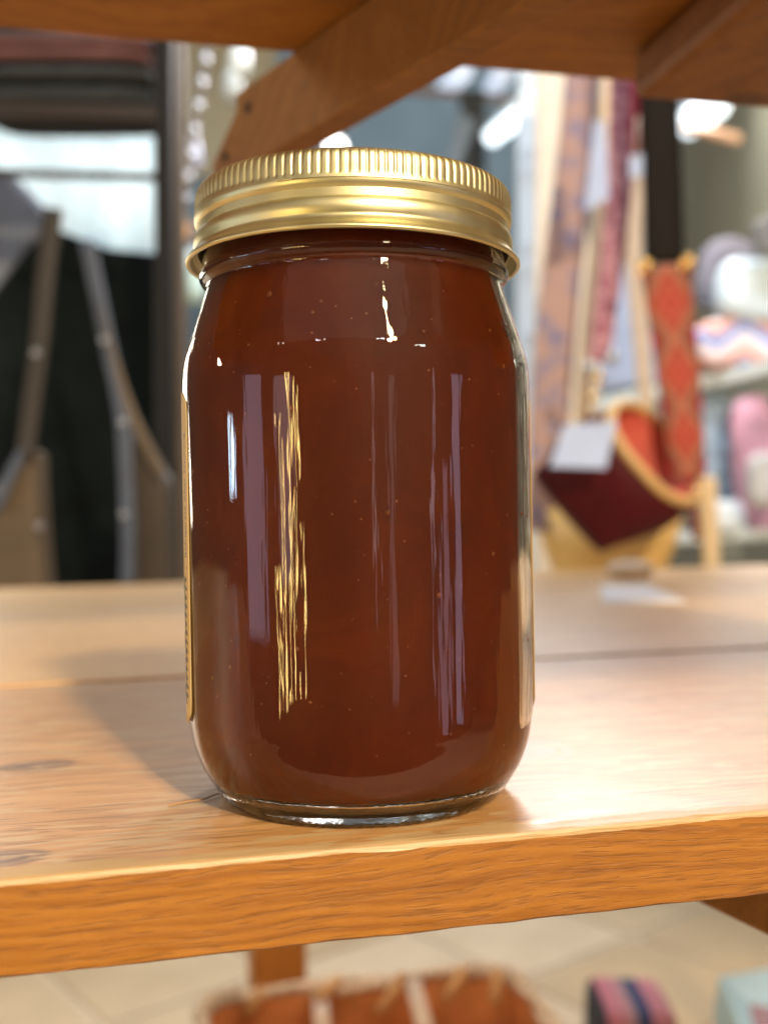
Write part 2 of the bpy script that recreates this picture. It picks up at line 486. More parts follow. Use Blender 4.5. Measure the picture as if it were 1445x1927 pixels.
# cleat under the lower shelf at the right
zc = -THICK - .030
c0 = at(1311, 1700, .2933); c1 = at(1445, 1765, .2689)
cd = (c1 - c0); cd.z = 0; cd.normalize(); cn_ = Vector((-cd.y, cd.x, 0))
A_ = Vector((c0.x, c0.y, zc)) + cd * .045; B_ = Vector((c0.x, c0.y, zc)) - cd * .30
v, f = slab([A_, B_, B_ + Vector((0, 0, .0296)), A_ + Vector((0, 0, .0296))], cn_ * .05)
bevel(obj('cleat', [w2s(q) for q in v], f, M['brace_wood'], shelf, local=True), .0015)
# rear leg seen below the front board
lg = w2s(at(522, 1800, .93))
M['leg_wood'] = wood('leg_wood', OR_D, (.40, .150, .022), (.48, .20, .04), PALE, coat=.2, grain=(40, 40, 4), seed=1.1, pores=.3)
v, f = box(lg.x - .022, lg.x + .026, lg.y, lg.y + .045, -.72, -THICK - .0005)
bevel(obj('leg', v, f, M['leg_wood'], shelf, local=True), .002)
for (lx, ly) in ((-.56, .25), (.58, .25), (.80, .95), (-.70, .95)):
    v, f = box(lx - .022, lx + .022, ly - .022, ly + .022, -.72, -THICK - .0005)
    bevel(obj('leg', v, f, M['leg_wood'], shelf, local=True), .002)

# ------------------------------------------------------------------ the jar
jar = thing('preserve_jar', 'tall glass jar of dark red-brown preserve with a ribbed gold screw lid', 'jar', JAR)
mm = .001
def mk_glass():
    t = NT('clear_glass')
    wav = t.noise(t.coord(scale=(230, 230, 15)), 1.0, 3, .52)
    wav2 = t.noise(t.coord(scale=(60, 60, 26)), 1.0, 2, .5)
    h = t.math('ADD', t.math('MULTIPLY', wav, .55), t.math('MULTIPLY', wav2, .35))
    t.p(Base_Color=(.97, .985, .98), Roughness=0.0, IOR=1.5, Transmission_Weight=1.0, Normal=t.bump(h, .25, .0010))
    return t.mat
M['glass'] = mk_glass()
outer = [(24.0, 1.1), (26.5, .6), (28.6, .05), (30.2, .45), (31.6, 1.9), (33.4, 4.6), (35.3, 8.0), (36.7, 12.0), (37.5, 16.5), (37.85, 21), (37.95, 40), (38.1, 65), (38.2, 84), (38.15, 90), (37.7, 94.2),
         (36.9, 97.2), (35.6, 101.4), (34.3, 105.4), (33.2, 108.8), (32.7, 110.6), (32.8, 111.4), (33.6, 112.1), (34.1, 113.0), (34.0, 113.9), (33.5, 114.6), (33.3, 115.6), (33.3, 117), (33.3, 119), (33.5, 120.5), (33.0, 122), (32.8, 126), (32.6, 129.0)]
inner = [(31.8, 129.4), (30.8, 129.0), (30.7, 120), (30.7, 114), (30.8, 110.5), (31.9, 106), (33.3, 101), (34.4, 96.6), (35.3, 93), (35.75, 88), (35.8, 65), (35.6, 40), (35.5, 22), (35.1, 17), (34.3, 12.2), (33.0, 8.6), (31.2, 5.8), (28.6, 4.1), (25.5, 3.4), (20, 3.25), (10, 3.2)]
po = [(r * mm, h * mm) for r, h in spline(outer, 5)]
pi_ = [(r * mm, h * mm) for r, h in spline(inner, 5)]
prof = [(0, .0013)] + [(.012, .0013)] + po + pi_ + [(0, .0032)]
n_out = 2
def base_mod(i, r, h, a):
    # stippled bearing ring
    hh, rr = h * 1000, r * 1000
    if i < 30 and hh < 1.3 and 25.5 < rr < 31.5:
        k = max(0.0, 1 - abs(rr - 29.3) / 2.2)
        h = h + .00030 * k * (0.5 + 0.5 * math.cos(a * 78))
    return r, max(h, .00002)
v, f = lathe(prof, 312, base_mod)
glass = obj('glass', [Vector(q) for q in v], f, M['glass'], jar, smooth=True, local=True)
# contents
t = NT('dark_preserve')
cn = t.noise(t.coord(scale=(1, 1, .7)), 55, 6, .68, .6); cn2 = t.noise(t.coord(), 420, 2, .5)
cc = t.ramp(cn, [(.30, (.095, .0118, .0001)), (.55, (.128, .0178, .0001)), (.75, (.175, .030, .0002))])
cc = t.mix(t.ramp(cn2, [(.70, 0.0), (.78, .35)]), cc, (.17, .042, .003))
t.p(Base_Color=cc, Roughness=.4, Specular_IOR_Level=.15, Subsurface_Weight=.45, Subsurface_Radius=(1.0, .25, .06), Subsurface_Scale=.009)
M['preserve'] = t.mat
def sstep(a, b, x):
    u = min(1, max(0, (x - a) / (b - a))); return u * u * (3 - 2 * u)
def wet(h, ph=0.0):
    # the preserve wets the front of the glass; it stands off the base and, high up, the sides
    side = sstep(58, 66, ph) * sstep(.010, .020, h) if ph > 0 else sstep(66, 74, -ph) * sstep(.084, .092, h)
    k = min(1 - side, sstep(.0052, .0075, h))
    return -.00015 + .00050 * k
pc = [(0, .0034)] + [(r, h) for r, h in reversed(pi_) if .0023 < h < .1262]
pc = [(r, h) for r, h in pc] + [(.0295, .1266), (0, .1268)]
def fill(i, r, h, a):
    ph = math.degrees(a) + 90                      # degrees right of the camera side
    ph = (ph + 180) % 360 - 180
    w_ = wet(h, ph)
    return r + w_, (h - w_ if h < .006 else h)
v, f = lathe(pc, 240, fill)
contents = obj('contents', v, f, M['preserve'], jar, smooth=True, local=True)
# pale specks pressed against the glass
M['speck'] = plain('speck_pulp', (.32, .095, .016), .5)
sv, sf = [], []
ico = [(0, 0, 1), (.89, 0, .45), (.28, .85, .45), (-.72, .53, .45), (-.72, -.53, .45), (.28, -.85, .45), (.72, .53, -.45), (-.28, .85, -.45), (-.89, 0, -.45), (-.28, -.85, -.45), (.72, -.53, -.45), (0, 0, -1)]
icf = [(0, 1, 2), (0, 2, 3), (0, 3, 4), (0, 4, 5), (0, 5, 1), (1, 6, 2), (2, 7, 3), (3, 8, 4), (4, 9, 5), (5, 10, 1), (6, 7, 2), (7, 8, 3), (8, 9, 4), (9, 10, 5), (10, 6, 1), (11, 7, 6), (11, 8, 7), (11, 9, 8), (11, 10, 9), (11, 6, 10)]
def r_in(h):
    best = min(pi_[10:], key=lambda q: abs(q[1] - h))
    return best[0] - .00012
for i in range(190):
    h = random.uniform(.014, .106); a = random.uniform(PI, 2 * PI); s = random.choice((.0001, .00014, .00014, .0002, .00026, .0003, .00055)) * random.uniform(.7, 1.15)
    r = r_in(h) + wet(h) + .00012 - s * .3; b = len(sv)
    sv += [(r * math.cos(a) + s * x, r * math.sin(a) + s * y, h + s * z * 1.1) for x, y, z in ico]
    sf += [tuple(b + k for k in tri) for tri in icf]
tag(obj('fruit_specks', sv, sf, M['speck'], contents, smooth=True, local=True), kind='stuff')

# lid
t = NT('satin_gold')
gn = t.noise(t.coord(scale=(1, 1, 3)), 900, 3); gn2 = t.noise(t.coord(), 60, 3)
gc = t.mix(gn2, (.60, .55, .31), (.69, .64, .39))
t.p(Base_Color=gc, Metallic=1.0, Roughness=t.ramp(gn2, [(.3, .36), (.7, .50)]), Normal=t.bump(gn, .03, .0003))
M['gold'] = t.mat
lp = [(26, 130.9), (30.8, 130.9), (31.6, 131.2), (32.3, 131.75), (33.2, 131.85), (34.0, 131.5), (34.55, 130.8), (34.8, 129.9), (34.9, 128.8), (34.9, 127.6), (34.9, 126.8), (34.95, 126.2), (35.0, 125.4), (34.85, 124.6), (34.4, 123.9),
      (33.85, 123.35), (33.75, 122.8), (34.1, 122.3), (34.75, 121.7), (35.1, 120.9), (35.2, 120.0), (35.1, 119.2), (34.95, 118.6), (35.05, 118.1), (35.6, 117.4), (36.3, 116.8), (36.75, 116.3), (36.8, 115.85), (36.45, 115.5), (36.0, 115.55), (35.7, 115.9),
      (35.2, 116.8), (34.4, 117.8), (34.2, 119), (34.2, 129), (33.0, 130.6), (26, 130.2)]
lps = [(r * mm, h * mm) for r, h in spline(lp, 4)]
NR = 120
def knurl(i, r, h, a):
    hh = h * 1000
    if i < 64 and 126.3 < hh < 131.7 and r > .0325:
        k = min(1, (hh - 126.3) / .7) * min(1, (131.7 - hh) / .6)
        g = max(0.0, math.cos(a * NR)) ** 1.5
        r = r - (.00026 + .00006 * noise.noise(Vector((a * 9, 3, 1)))) * k * g
    # the thread line climbs slightly round the lid
    if hh < 125.5: h = h + .00035 * math.sin(a + 2.6) * (1 if hh > 118.3 else max(0, (hh - 116.5) / 1.8))
    return r, h
v, f = lathe([(0, .1309)] + lps + [(0, .1302)], NR * 8, knurl)
LZ = .123
lid = obj('lid', [(x, y, z - LZ) for x, y, z in v], f, M['gold'], jar, smooth=True, local=True)
lid.location = (0, 0, LZ)
lid.rotation_euler = (0, math.radians(.9), 0)
tag(lid, 'satin gold screw lid with a ribbed upper band and flared rim')
t = NT('liner'); t.p(Base_Color=(.75, .72, .62), Roughness=.5)
v, f = lathe([(0, .1300), (.0325, .1300), (.0325, .1294), (0, .1294)], 64)
obj('liner', [(x, y, z - LZ) for x, y, z in v], f, t.mat, lid, local=True)

# wrap-round label, its cut edge showing at the left
t = NT('cream_paper'); pn = t.noise(t.coord(scale=(1, 1, .4)), 300, 3)
t.p(Base_Color=t.mix(pn, (.80, .62, .30), (.84, .67, .35)), Roughness=.62)
tr = t.n('ShaderNodeBsdfTranslucent'); tr.inputs[0].default_value = (.85, .68, .36, 1)
mx = t.n('ShaderNodeMixShader'); mx.inputs[0].default_value = .45
t.t.links.new(t.b.outputs[0], mx.inputs[1]); t.t.links.new(tr.outputs[0], mx.inputs[2]); t.t.links.new(mx.outputs[0], t.out.inputs[0])
M['paper'] = t.mat
def r_out(h):
    return min(po[60:], key=lambda q: abs(q[1] - h))[0]
PH0, PH1 = -66.0, 279.0         # degrees: azimuth left of the camera side, going round the back
def cyl(phi, h, off):
    """phi degrees to the right of the side facing the camera"""
    a = math.radians(phi - 90); r = r_out(h) + off
    return Vector((r * math.cos(a), r * math.sin(a), h))
L0, L1, RC = .0178, .0880, .0045
def label_mesh(a0, a1, off, th, n=150, nz=28):
    verts, faces = [], []
    for j in range(nz + 1):
        h = L0 + (L1 - L0) * j / nz
        e = min(h - L0, L1 - h)
        cut = 0 if e >= RC else RC - math.sqrt(max(0, RC * RC - (RC - e) ** 2))
        da = math.degrees(cut / .038)
        for i in range(n + 1):
            ph = (a0 - da) + ((a1 + da) - (a0 - da)) * i / n
            verts.append(cyl(ph, h, off + th))
    m_ = n + 1
    for j in range(nz):
        for i in range(n):
            faces.append((j * m_ + i, j * m_ + i + 1, (j + 1) * m_ + i + 1, (j + 1) * m_ + i))
    b = len(verts)
    verts += [cyl(0, 0.05, 0) * 0 + (Vector((q.x, q.y, 0)) * ((Vector((q.x, q.y, 0)).length - th) / Vector((q.x, q.y, 0)).length) + Vector((0, 0, q.z))) for q in verts]
    faces += [tuple(b + k for k in reversed(fc)) for fc in list(faces)]
    loop = [i for i in range(m_)] + [j * m_ + n for j in range(1, nz + 1)] + [nz * m_ + i for i in range(n - 1, -1, -1)] + [j * m_ for j in range(nz - 1, 0, -1)]
    for k in range(len(loop)):
        a, c = loop[k], loop[(k + 1) % len(loop)]
        faces.append((a, c, c + b, a + b))
    return verts, faces
v, f = label_mesh(-66.0, -275.0, .00006, .00010)
label = obj('paper_label', v, f, M['paper'], jar, smooth=True, local=True)
tag(label, 'cream paper label wrapped round the back, its rounded edge at the left')
M['ink'] = plain('dark_ink', (.035, .03, .03), .5)
M['grey_ink'] = plain('grey_ink', (.20, .19, .18), .5)
def text_on_label(name, body, size, ph, h_start, mat, length=None, ink_parent=label, off=.00019):
    cu = bpy.data.curves.new(name, 'FONT'); cu.body = body; cu.size = size; cu.fill_mode = 'FRONT'
    tmp = bpy.data.objects.new('tmp_text', cu); COL.objects.link(tmp)
    dg = bpy.context.evaluated_depsgraph_get()
    me = bpy.data.meshes.new_from_object(tmp.evaluated_get(dg))
    bpy.data.objects.remove(tmp); bpy.data.curves.remove(cu)
    xs = [q.co.x for q in me.vertices]; k = 1 if not length else length / (max(xs) - min(xs))
    verts = [cyl(ph - math.degrees(q.co.y / .038), h_start + (q.co.x - min(xs)) * k, off) for q in me.vertices]
    faces = [tuple(p.vertices) for p in me.polygons]
    bpy.data.meshes.remove(me)
    return obj(name, verts, faces, mat, ink_parent, local=True)
text_on_label('lettering', 'Refrigerate After Opening', .0024, -69.5, .0530, M['ink'], .0262)
# grey handwriting-like line below it (illegible in the photograph, strokes only)
pts = []
sl, hh0, hh1 = .0, .0226, .0490
N = 300
for i in range(N):
    u = i / (N - 1)
    h = hh0 + (hh1 - hh0) * u
    amp = 1.9 + .8 * math.sin(u * 23) * math.sin(u * 7.0 + 1)
    y = math.sin(u * 88) * amp + .5 * math.sin(u * 31)
    pts.append(cyl(-72.2 - y, h + .0009 * math.sin(u * 88 - .9), .00022))
v, f = tube(pts, .00009, 5)
obj('script_line', v, f, M['grey_ink'], label, smooth=True, local=True)
v, f = tube([cyl(-69, .0508, .0001), cyl(-69, .0508, .00026)], .00018, 8)
obj('dot', v, f, M['grey_ink'], label, local=True)
# ink-jet date code on the right shoulder
dots_v, dots_f = [], []
code = ["11100", "10111", "11010", "00101", "01110", "00011"]
for r_, row in enumerate(code):
    for c_, ch in enumerate(row):
        if ch == '1':
            p = cyl(57.5 + c_ * .95 + r_ * .25, .1003 - r_ * .00062, .00008)
            v, f = tube([p, p + Vector((p.x, p.y, 0)).normalized() * .00006], .00024, 6)
            b = len(dots_v); dots_v += v; dots_f += [tuple(b + k for k in fc) for fc in f]
obj('date_code', dots_v, dots_f, M['ink'], glass, local=True)

# a dry fibre lying against the foot of the jar
M['fibre'] = plain('dry_fibre', (.42, .24, .09), .7)
pts = []
for (px, py) in ((318, 1521), (352, 1513), (384, 1508), (404, 1500), (418, 1497), (432, 1489)):
    q = at(px, py, F * H / (py - (CY - .0172 * (px - CX)))); pts.append(Vector((q.x, q.y, .0005)))
v, f = tube(smoothpath(pts, 5), .00019, 6)
tag(obj('straw_fibre', v, f, M['fibre'], smooth=True, origin=pts[0]), 'thin dry fibre lying on the shelf at the left foot of the jar', 'fibre')
# ------------------------------------------------------------------ the shop behind and below (out of focus)
M['floor'] = plain('floor_base', (.30, .22, .14), .8)
FZ = -.74
tile_t = NT('beige_floor_tile')
oi = tile_t.n('ShaderNodeObjectInfo')
fn = tile_t.noise(tile_t.coord(), 7, 4)
tc = tile_t.ramp(oi.outputs['Random'], [(0.0, (.40, .29, .17)), (.5, (.47, .36, .23)), (1.0, (.54, .43, .30))])
tile_t.p(Base_Color=tile_t.mix(tile_t.ramp(fn, [(.35, 0.0), (.7, .5)]), tc, (.36, .27, .17)), Roughness=.45)
v, f = box(-3.2, 3.6, -.6, 6.4, FZ - .05, FZ - .006)
floor = tag(obj('floor', v, f, plain('pale_grout', (.54, .45, .34), .8)), kind='structure')
WLOC['floor'] = Vector()
tv, tf = box(-.147, .147, -.147, .147, -.006, 0)
first = None
rot = math.radians(38)
for i in range(-9, 12):
    for j in range(0, 18):
        gx, gy = i * .306, (j - 6) * .306
        x = gx * math.cos(rot) - gy * math.sin(rot) + .62; y = gx * math.sin(rot) + gy * math.cos(rot) + 1.55
        if not (-1.5 < x < 1.9 and .5 < y < 4.0): continue
        if first is None:
            first = obj('tile', tv, tf, tile_t.mat, floor, local=True); o = first
            bevel(o, .003, 1)
        else:
            o = first.copy(); COL.objects.link(o); o.parent = floor
        o.location = (x, y, FZ); o.rotation_euler = (0, 0, rot)

M['wall_grey'] = plain('grey_blue_wall', (.30, .40, .48), .8, .1, 3)
M['wall_cream'] = plain('cream_wall', (.50, .47, .34), .8, .08, 3)
M['ceiling_grey'] = plain('grey_ceiling', (.16, .20, .235), .8, .1, 3)
v, f = box(-3.2, 3.6, 6.4, 6.5, FZ, 3.0)
tag(obj('wall_back', v, f, M['wall_grey']), kind='structure')
# cream wall at the right, running away from the camera
A_, B_ = Vector((at(1262, 300, 4.6).x, 4.6, 0)), Vector((at(1700, 300, 1.9).x, 1.9, 0))
n_ = Vector((B_.y - A_.y, -(B_.x - A_.x), 0)).normalized() * -.08
v, f = slab([Vector((A_.x, A_.y, FZ)), Vector((B_.x, B_.y, FZ)), Vector((B_.x, B_.y, 3)), Vector((A_.x, A_.y, 3))], -n_)
tag(obj('wall_right', v, f, M['wall_cream']), kind='structure')
v, f = box(-3.2, 3.6, 1.2, 6.4, 3.0, 3.08)
tag(obj('ceiling', v, f, M['ceiling_grey']), kind='structure')

def lit_tube(px0, py0, px1, py1, d0, d1, r, label, strength, color=(.80, .93, 1.0)):
    a, b = at(px0, py0, d0), at(px1, py1, d1)
    root = thing('tube_lamp', label, 'lamp', (a + b) / 2)
    v, f = tube([a, b], r, 12)
    obj('tube', v, f, emit('tube_light', color, strength), root, smooth=True)
    up = Vector((0, .0, r * 1.6)); e = (b - a).normalized() * r * 1.5
    v, f = tube([a - e + up, b + e + up], r * .8, 8)
    obj('housing', v, f, M['white_metal'], root, smooth=True)
M['white_metal'] = plain('white_metal', (.62, .70, .76), .35, .05)
M['black_metal'] = plain('black_metal', (.008, .008, .009), .6, .2, spec=.2)
M['dark_cloth'] = plain('dark_cloth', (.004, .006, .006), .95, .4, 12, spec=.05)
lit_tube(925, 258, 985, 212, 3.2, 3.0, .026, 'slanting white tube lamp left of the pale blue post', 2.6)
lit_tube(838, 168, 872, 132, 4.0, 3.6, .035, 'white tube lamp just above the lid, below the brace', 1.0, (.62, .75, .95))
lit_tube(925, 172, 950, 130, 4.0, 3.6, .035, 'dim white tube lamp above the dark hanging post', .8, (.62, .75, .95))
lit_tube(1296, 232, 1345, 196, 2.6, 2.4, .034, 'bright white tube lamp right of the black strap', 2.2)
# round bulb right behind the lid top
p = at(632, 278, 3.0)
root = thing('bulb_lamp', 'round glowing white bulb just above the gold lid', 'lamp', p)
v, f = pillow(p, .028, .028, .028, 1.0, 20, 12)
obj('bulb', v, f, emit('bulb_light', (1, .98, .95), 7.0), root, smooth=True)
v, f = tube([p + Vector((0, 0, .024)), p + Vector((0, 0, .07))], .014, 10); obj('socket', v, f, M['black_metal'], root, smooth=True)
v, f = tube([p + Vector((0, 0, .07)), Vector((p.x, p.y, 3.0))], .004, 6); obj('cable', v, f, M['black_metal'], root, smooth=True)

# pipe and dark hanging post in the middle
a, b = at(800, 172, 3.6), at(1010, 192, 3.6)
v, f = tube([a + (a - b) * 1.0, b + (b - a) * .5], .015, 8)
tag(obj('ceiling_pipe', v, f, plain('pinkish_pipe', (.33, .26, .26), .5), smooth=True, origin=(a + b) / 2), 'dull pink pipe crossing above the tube lamps', 'pipe')
root = thing('dark_pillar', 'dark grey pillar hanging behind the right part of the lid', 'pillar', at(888, 330, 3.4))
v, f = slab([at(868, 168, 3.4), at(913, 168, 3.4), at(915, 420, 3.4), at(872, 420, 3.4)], (0, .06, 0)); bevel(obj('column', v, f, plain('dark_grey_paint', (.03, .035, .04), .6), root), .006)
v, f = slab([at(862, 205, 3.38), at(896, 228, 3.38), at(858, 330, 3.38), at(838, 330, 3.38)], (0, .02, 0)); bevel(obj('panel', v, f, plain('blue_grey_paint', (.20, .27, .36), .4), root), .004)

# ---- left: window with pleated blind
root = thing('window', 'bright white window with a pleated blind behind the black rack', 'window', at(150, 470, 2.5))
verts, faces = [], []
nx = 90
for i in range(nx + 1):
    px = -120 + 460 * i / nx
    dz = .012 * math.sin(i * 1.15) + .006 * noise.noise(Vector((i * .3, 0, 0)))
    for py in (228, 330, 480):
        q = at(px, py, 2.5); verts.append(Vector((q.x, q.y + dz, q.z)))
for i in range(nx):
    for k in range(2):
        faces.append((i * 3 + k, i * 3 + k + 1, i * 3 + k + 4, i * 3 + k + 3))
t = NT('lit_blind')
bn = t.noise(t.coord(scale=(16, 1, 3)), 1.0, 3)
t.p(Base_Color=(.7, .8, .85), Roughness=.8, Emission_Color=t.ramp(bn, [(.3, (.16, .27, .34)), (.5, (.42, .62, .72)), (.72, (.74, .95, 1.0))]), Emission_Strength=.58)
b_ = obj('blind', verts, faces, t.mat, root, smooth=True)
sm = b_.modifiers.new('solid', 'SOLIDIFY'); sm.thickness = .003
for (x0, x1, y0, y1) in ((-140, 350, 212, 230), (-140, 350, 478, 500)):
    v, f = slab([at(x0, y1, 2.47), at(x1, y1, 2.47), at(x1, y0, 2.47), at(x0, y0, 2.47)], (0, .03, 0)); obj('rail', v, f, M['black_metal'], root)
# black rack
RD = 1.35
root = thing('metal_rack', 'black metal rack with an upright and two crossbars left of the jar', 'rack', at(300, 1100, RD))
v, f = slab([at(287, -200, RD), at(322, -200, RD), at(329, 1180, RD), at(294, 1180, RD)], (0, .03, 0)); bevel(obj('upright', v, f, M['black_metal'], root), .003)
v, f = slab([at(322, -200, RD + .035), at(344, -200, RD + .035), at(350, 1180, RD + .035), at(329, 1180, RD + .035)], (0, .02, 0))
bevel(obj('upright', v, f, plain('brown_metal', (.07, .046, .028), .5), root), .003)
for (y0, y1, th) in ((190, 216, .03), (316, 328, .012)):
    v, f = slab([at(-400, y0 - 12, RD), at(292, y0 + 8, RD), at(292, y1 + 10, RD), at(-400, y1 - 10, RD)], (0, th, 0)); bevel(obj('crossbar', v, f, plain('dark_brown_metal', (.018, .011, .009), .5), root), .002)
v, f = slab([at(-400, 196, RD + .03), at(292, 216, RD + .03), at(292, 220, RD + .03), at(-400, 200, RD + .03)], (0, .05, 0)); obj('shelf_plate', v, f, M['black_metal'], root)
def cloth_stack(label, x0, x1, y0, y1, d, mat, folds, cat='cloth'):
    base = at((x0 + x1) / 2, y1, d)
    root = thing('folded_cloth', label, cat, base)
    for k in range(folds):
        ya = y1 - (y1 - y0) * k / folds; yb_ = y1 - (y1 - y0) * (k + 1) / folds
        a, b = at(x0 + random.uniform(-6, 6), ya, d), at(x1 + random.uniform(-6, 6), yb_, d)
        c = (a + b) / 2
        v, f = pillow((c.x, c.y + .07, c.z), abs(b.x - a.x) / 2, .07, abs(b.z - a.z) / 2 * .98, .35, 28, 10, 0.018, .02)
        obj('fold', v, f, mat, root, smooth=True)
cloth_stack('charcoal grey folded cloth lying on the black rack', -60, 284, 112, 196, RD + .05, plain('charcoal_cloth', (.022, .025, .025), .9, .25, 30), 2)
cloth_stack('dusty pink folded cloth above the grey one on the rack', -60, 286, 58, 110, RD + .05, plain('pink_cloth', (.15, .065, .06), .9, .25, 30), 2)
# hanging black garment
out = [(-140, 700), (-30, 560), (55, 452), (100, 424), (140, 440), (200, 462), (320, 474), (330, 600), (336, 1300), (-140, 1300)]
v, f = slab([at(x, y, 1.62) for x, y in out], (0, .07, 0))
bevel(obj_ := obj('black_coat', v, f, M['dark_cloth'], origin=at(150, 1100, 1.62)), .02, 3)
tag(obj_, 'black coat hanging behind the two tan bags', 'coat')
out = [(-160, 300), (20, 322), (100, 408), (50, 470), (-20, 560), (-160, 700)]
v, f = slab([at(x, y, 1.75) for x, y in out], (0, .05, 0))
bevel(o_ := obj('grey_shirt', v, f, plain('grey_shirt_cloth', (.13, .14, .17), .85, .15, 20), origin=at(0, 500, 1.75)), .015, 3)
tag(o_, 'grey shirt shoulder at the left edge in front of the window', 'shirt')
# two small tan bags on long straps
def sling(label, body, straps, mats, d, loc):
    root = thing('sling_bag', label, 'bag', at(*loc, d))
    v, f = slab([at(x, y, d) for x, y in body], (0, .05, 0)); bevel(obj('body', v, f, mats[0], root), .012, 3)
    for pts, wpx, mi in straps:
        path = smoothpath([at(x, y, d - .012) for x, y in pts], 5)
        v, f, uv = ribbon(path, wpx / F * d, .004); obj('strap', v, f, mats[mi], root, smooth=True, uvs=uv)
    return root
M['tan'] = plain('tan_leather', (.085, .060, .036), .55, .2, 15)
M['brown'] = plain('brown_leather', (.028, .019, .012), .55, .2, 15)
M['grey_strap'] = plain('blue_grey_strap', (.05, .068, .11), .5, .2, 15)
M['dark_strap'] = plain('dull_brown_strap', (.020, .016, .014), .55, .2, 15)
r1 = sling('tan leather sling bag on a dull brown strap, farthest left', [(-30, 940), (45, 845), (66, 845), (72, 980), (88, 1180), (-30, 1180)],
      [([(102, 392), (86, 520), (76, 640), (62, 745), (48, 860)], 34, 2), ([(50, 840), (22, 890), (-8, 960)], 20, 1)], (M['tan'], M['grey_strap'], M['dark_strap']), 1.2, (30, 1180))
r2 = sling('dark brown sling bag hung from a blue-grey strap beside the black upright', [(236, 812), (262, 818), (300, 880), (318, 905), (322, 1180), (238, 1180)],
      [([(164, 452), (186, 560), (205, 655), (222, 730), (233, 800), (238, 900), (242, 1010), (240, 1100)], 27, 1), ([(186, 560), (215, 680), (245, 770), (285, 855), (304, 892)], 18, 2)], (M['brown'], M['grey_strap'], M['tan']), 1.25, (280, 1180))
M['nickel'] = plain('nickel', (.42, .45, .50), .34, .05, 30, 1.0)
M['brass'] = plain('brass', (.85, .55, .20), .18, .05, 30, 1.0)
for (x, y, par, d) in ((68, 664, r1, 1.18), (74, 990, r1, 1.18), (196, 640, r2, 1.22), (232, 795, r2, 1.22), (233, 968, r2, 1.22)):
    v, f = tube(ring_path(at(x, y, d), 0.0032, 20), .0011, 8, False); obj('ring', v, f, M['nickel'], par, smooth=True)
# chains hanging between the rack and the brace
for label, pts, d in (('silver bead chain hanging nearest the black upright', [(328, 60), (330, 180), (334, 330), (338, 440), (346, 600)], 1.5),
                      ('slanting silver bead chain ending beside the lid', [(394, 60), (380, 160), (362, 280), (346, 390), (338, 470)], 1.45)):
    path = smoothpath([at(x, y, d) for x, y in pts], 8)
    root = thing('bead_chain', label, 'chain', path[-1])
    v, f = tube(path, .0042, 6); obj('cord', v, f, plain('grey_cord', (.26, .26, .30), .5), root, smooth=True)
    for k in range(2, len(path) - 1, 3):
        v, f = pillow(path[k] + Vector((0, -.004, 0)), .0075, .0075, .010, 1.0, 12, 8); obj('bead', v, f, M['nickel'], root, smooth=True)
for (x, y, w, h_, col, lab) in ((347, 432, 11, 22, (.80, .42, .18), 'small copper cup beside the lid, left'), (366, 290, 14, 30, (.45, .50, .72), 'small pale blue bottle beside the lid, left'), (356, 495, 16, 26, (.55, .70, .78), 'pale glass pot below the copper cup'),
                                (452, 112, 20, 32, (.72, .82, .86), 'white pot at the top left of the brace end'), (438, 160, 18, 34, (.42, .48, .50), 'grey jug hanging just left of the brace end'), (366, 530, 20, 40, (.50, .72, .74), 'pale green glass bottle at the jar neck, left')):
    d = 1.7; c = at(x, y, d); r = w / F * d; hh = h_ / F * d
    prof_ = [(0, -hh), (r * .7, -hh), (r * .95, -hh * .6), (r, 0), (r * .85, hh * .5), (r * .6, hh * .8), (r * .65, hh), (r * .5, hh), (r * .45, hh * .7), (0, hh * .2)]
    v, f = lathe(prof_, 20)
    o = obj('small_pot', [Vector(q) + c for q in v], f, plain('pot_glaze', col, .25, .1, 30), smooth=True, origin=c)
    tag(o, lab, 'pot')
# cream panel high at the left of the brace
v, f = slab([at(300, 60, 3.2), at(520, 60, 3.2), at(520, 330, 3.2), at(300, 330, 3.2)], (0, .04, 0))
tag(obj('cream_board', v, f, plain('cream_paint', (.40, .38, .29), .7, .1, 5), origin=at(410, 330, 3.2)), 'cream board on the far wall left of the brace end', 'board')

# ---- right: post, straps, red bag
def strap(name, label, pts, widths, d, mat, thick=.004):
    path = smoothpath([at(x, y, d) for x, y in pts], 8)
    ws = []
    n = len(pts) - 1
    for i in range(len(path)):
        u = i / (len(path) - 1) * n; k = min(int(u), n - 1)
        ws.append((widths[k] + (widths[k + 1] - widths[k]) * (u - k)) / F * d)
    v, f, uv = ribbon(path, ws, thick)
    o = obj(name, v, f, mat, smooth=True, uvs=uv, origin=path[-1])
    if label: tag(o, label, 'strap')
    return o
def woven(name, cols, sc=6.0, rough=.8):
    t = NT(name); uv = t.coord('UV', scale=(sc, sc, 1))
    vo = t.n('ShaderNodeTexVoronoi', distance='MANHATTAN'); t.set(vo.inputs['Vector'], uv); vo.inputs['Scale'].default_value = .8
    nn = t.noise(uv, .9, 3)
    f_ = t.math('ADD', t.math('MULTIPLY', vo.outputs['Distance'], .5), t.math('MULTIPLY', nn, .6))
    t.p(Base_Color=t.ramp(f_, [(.22 + .16 * i, c) for i, c in enumerate(cols)]), Roughness=rough)
    return t.mat
v, f = slab([at(977, 60, 1.6), at(1008, 60, 1.6), at(1004, 1130, 1.6), at(968, 1130, 1.6)], (0, .025, 0))
root = thing('display_post', 'pale blue-white metal post standing right behind the jar', 'post', at(985, 1130, 1.6))
bevel(obj('upright', v, f, plain('pale_blue_metal', (.62, .74, .86), .3, .1, 10), root), .004, 3)
for y in (150, 290, 470, 640):
    v, f = tube(ring_path(at(993, y, 1.585), .0075, 20), .002, 8, False); obj('ring', v, f, M['nickel'], root, smooth=True)
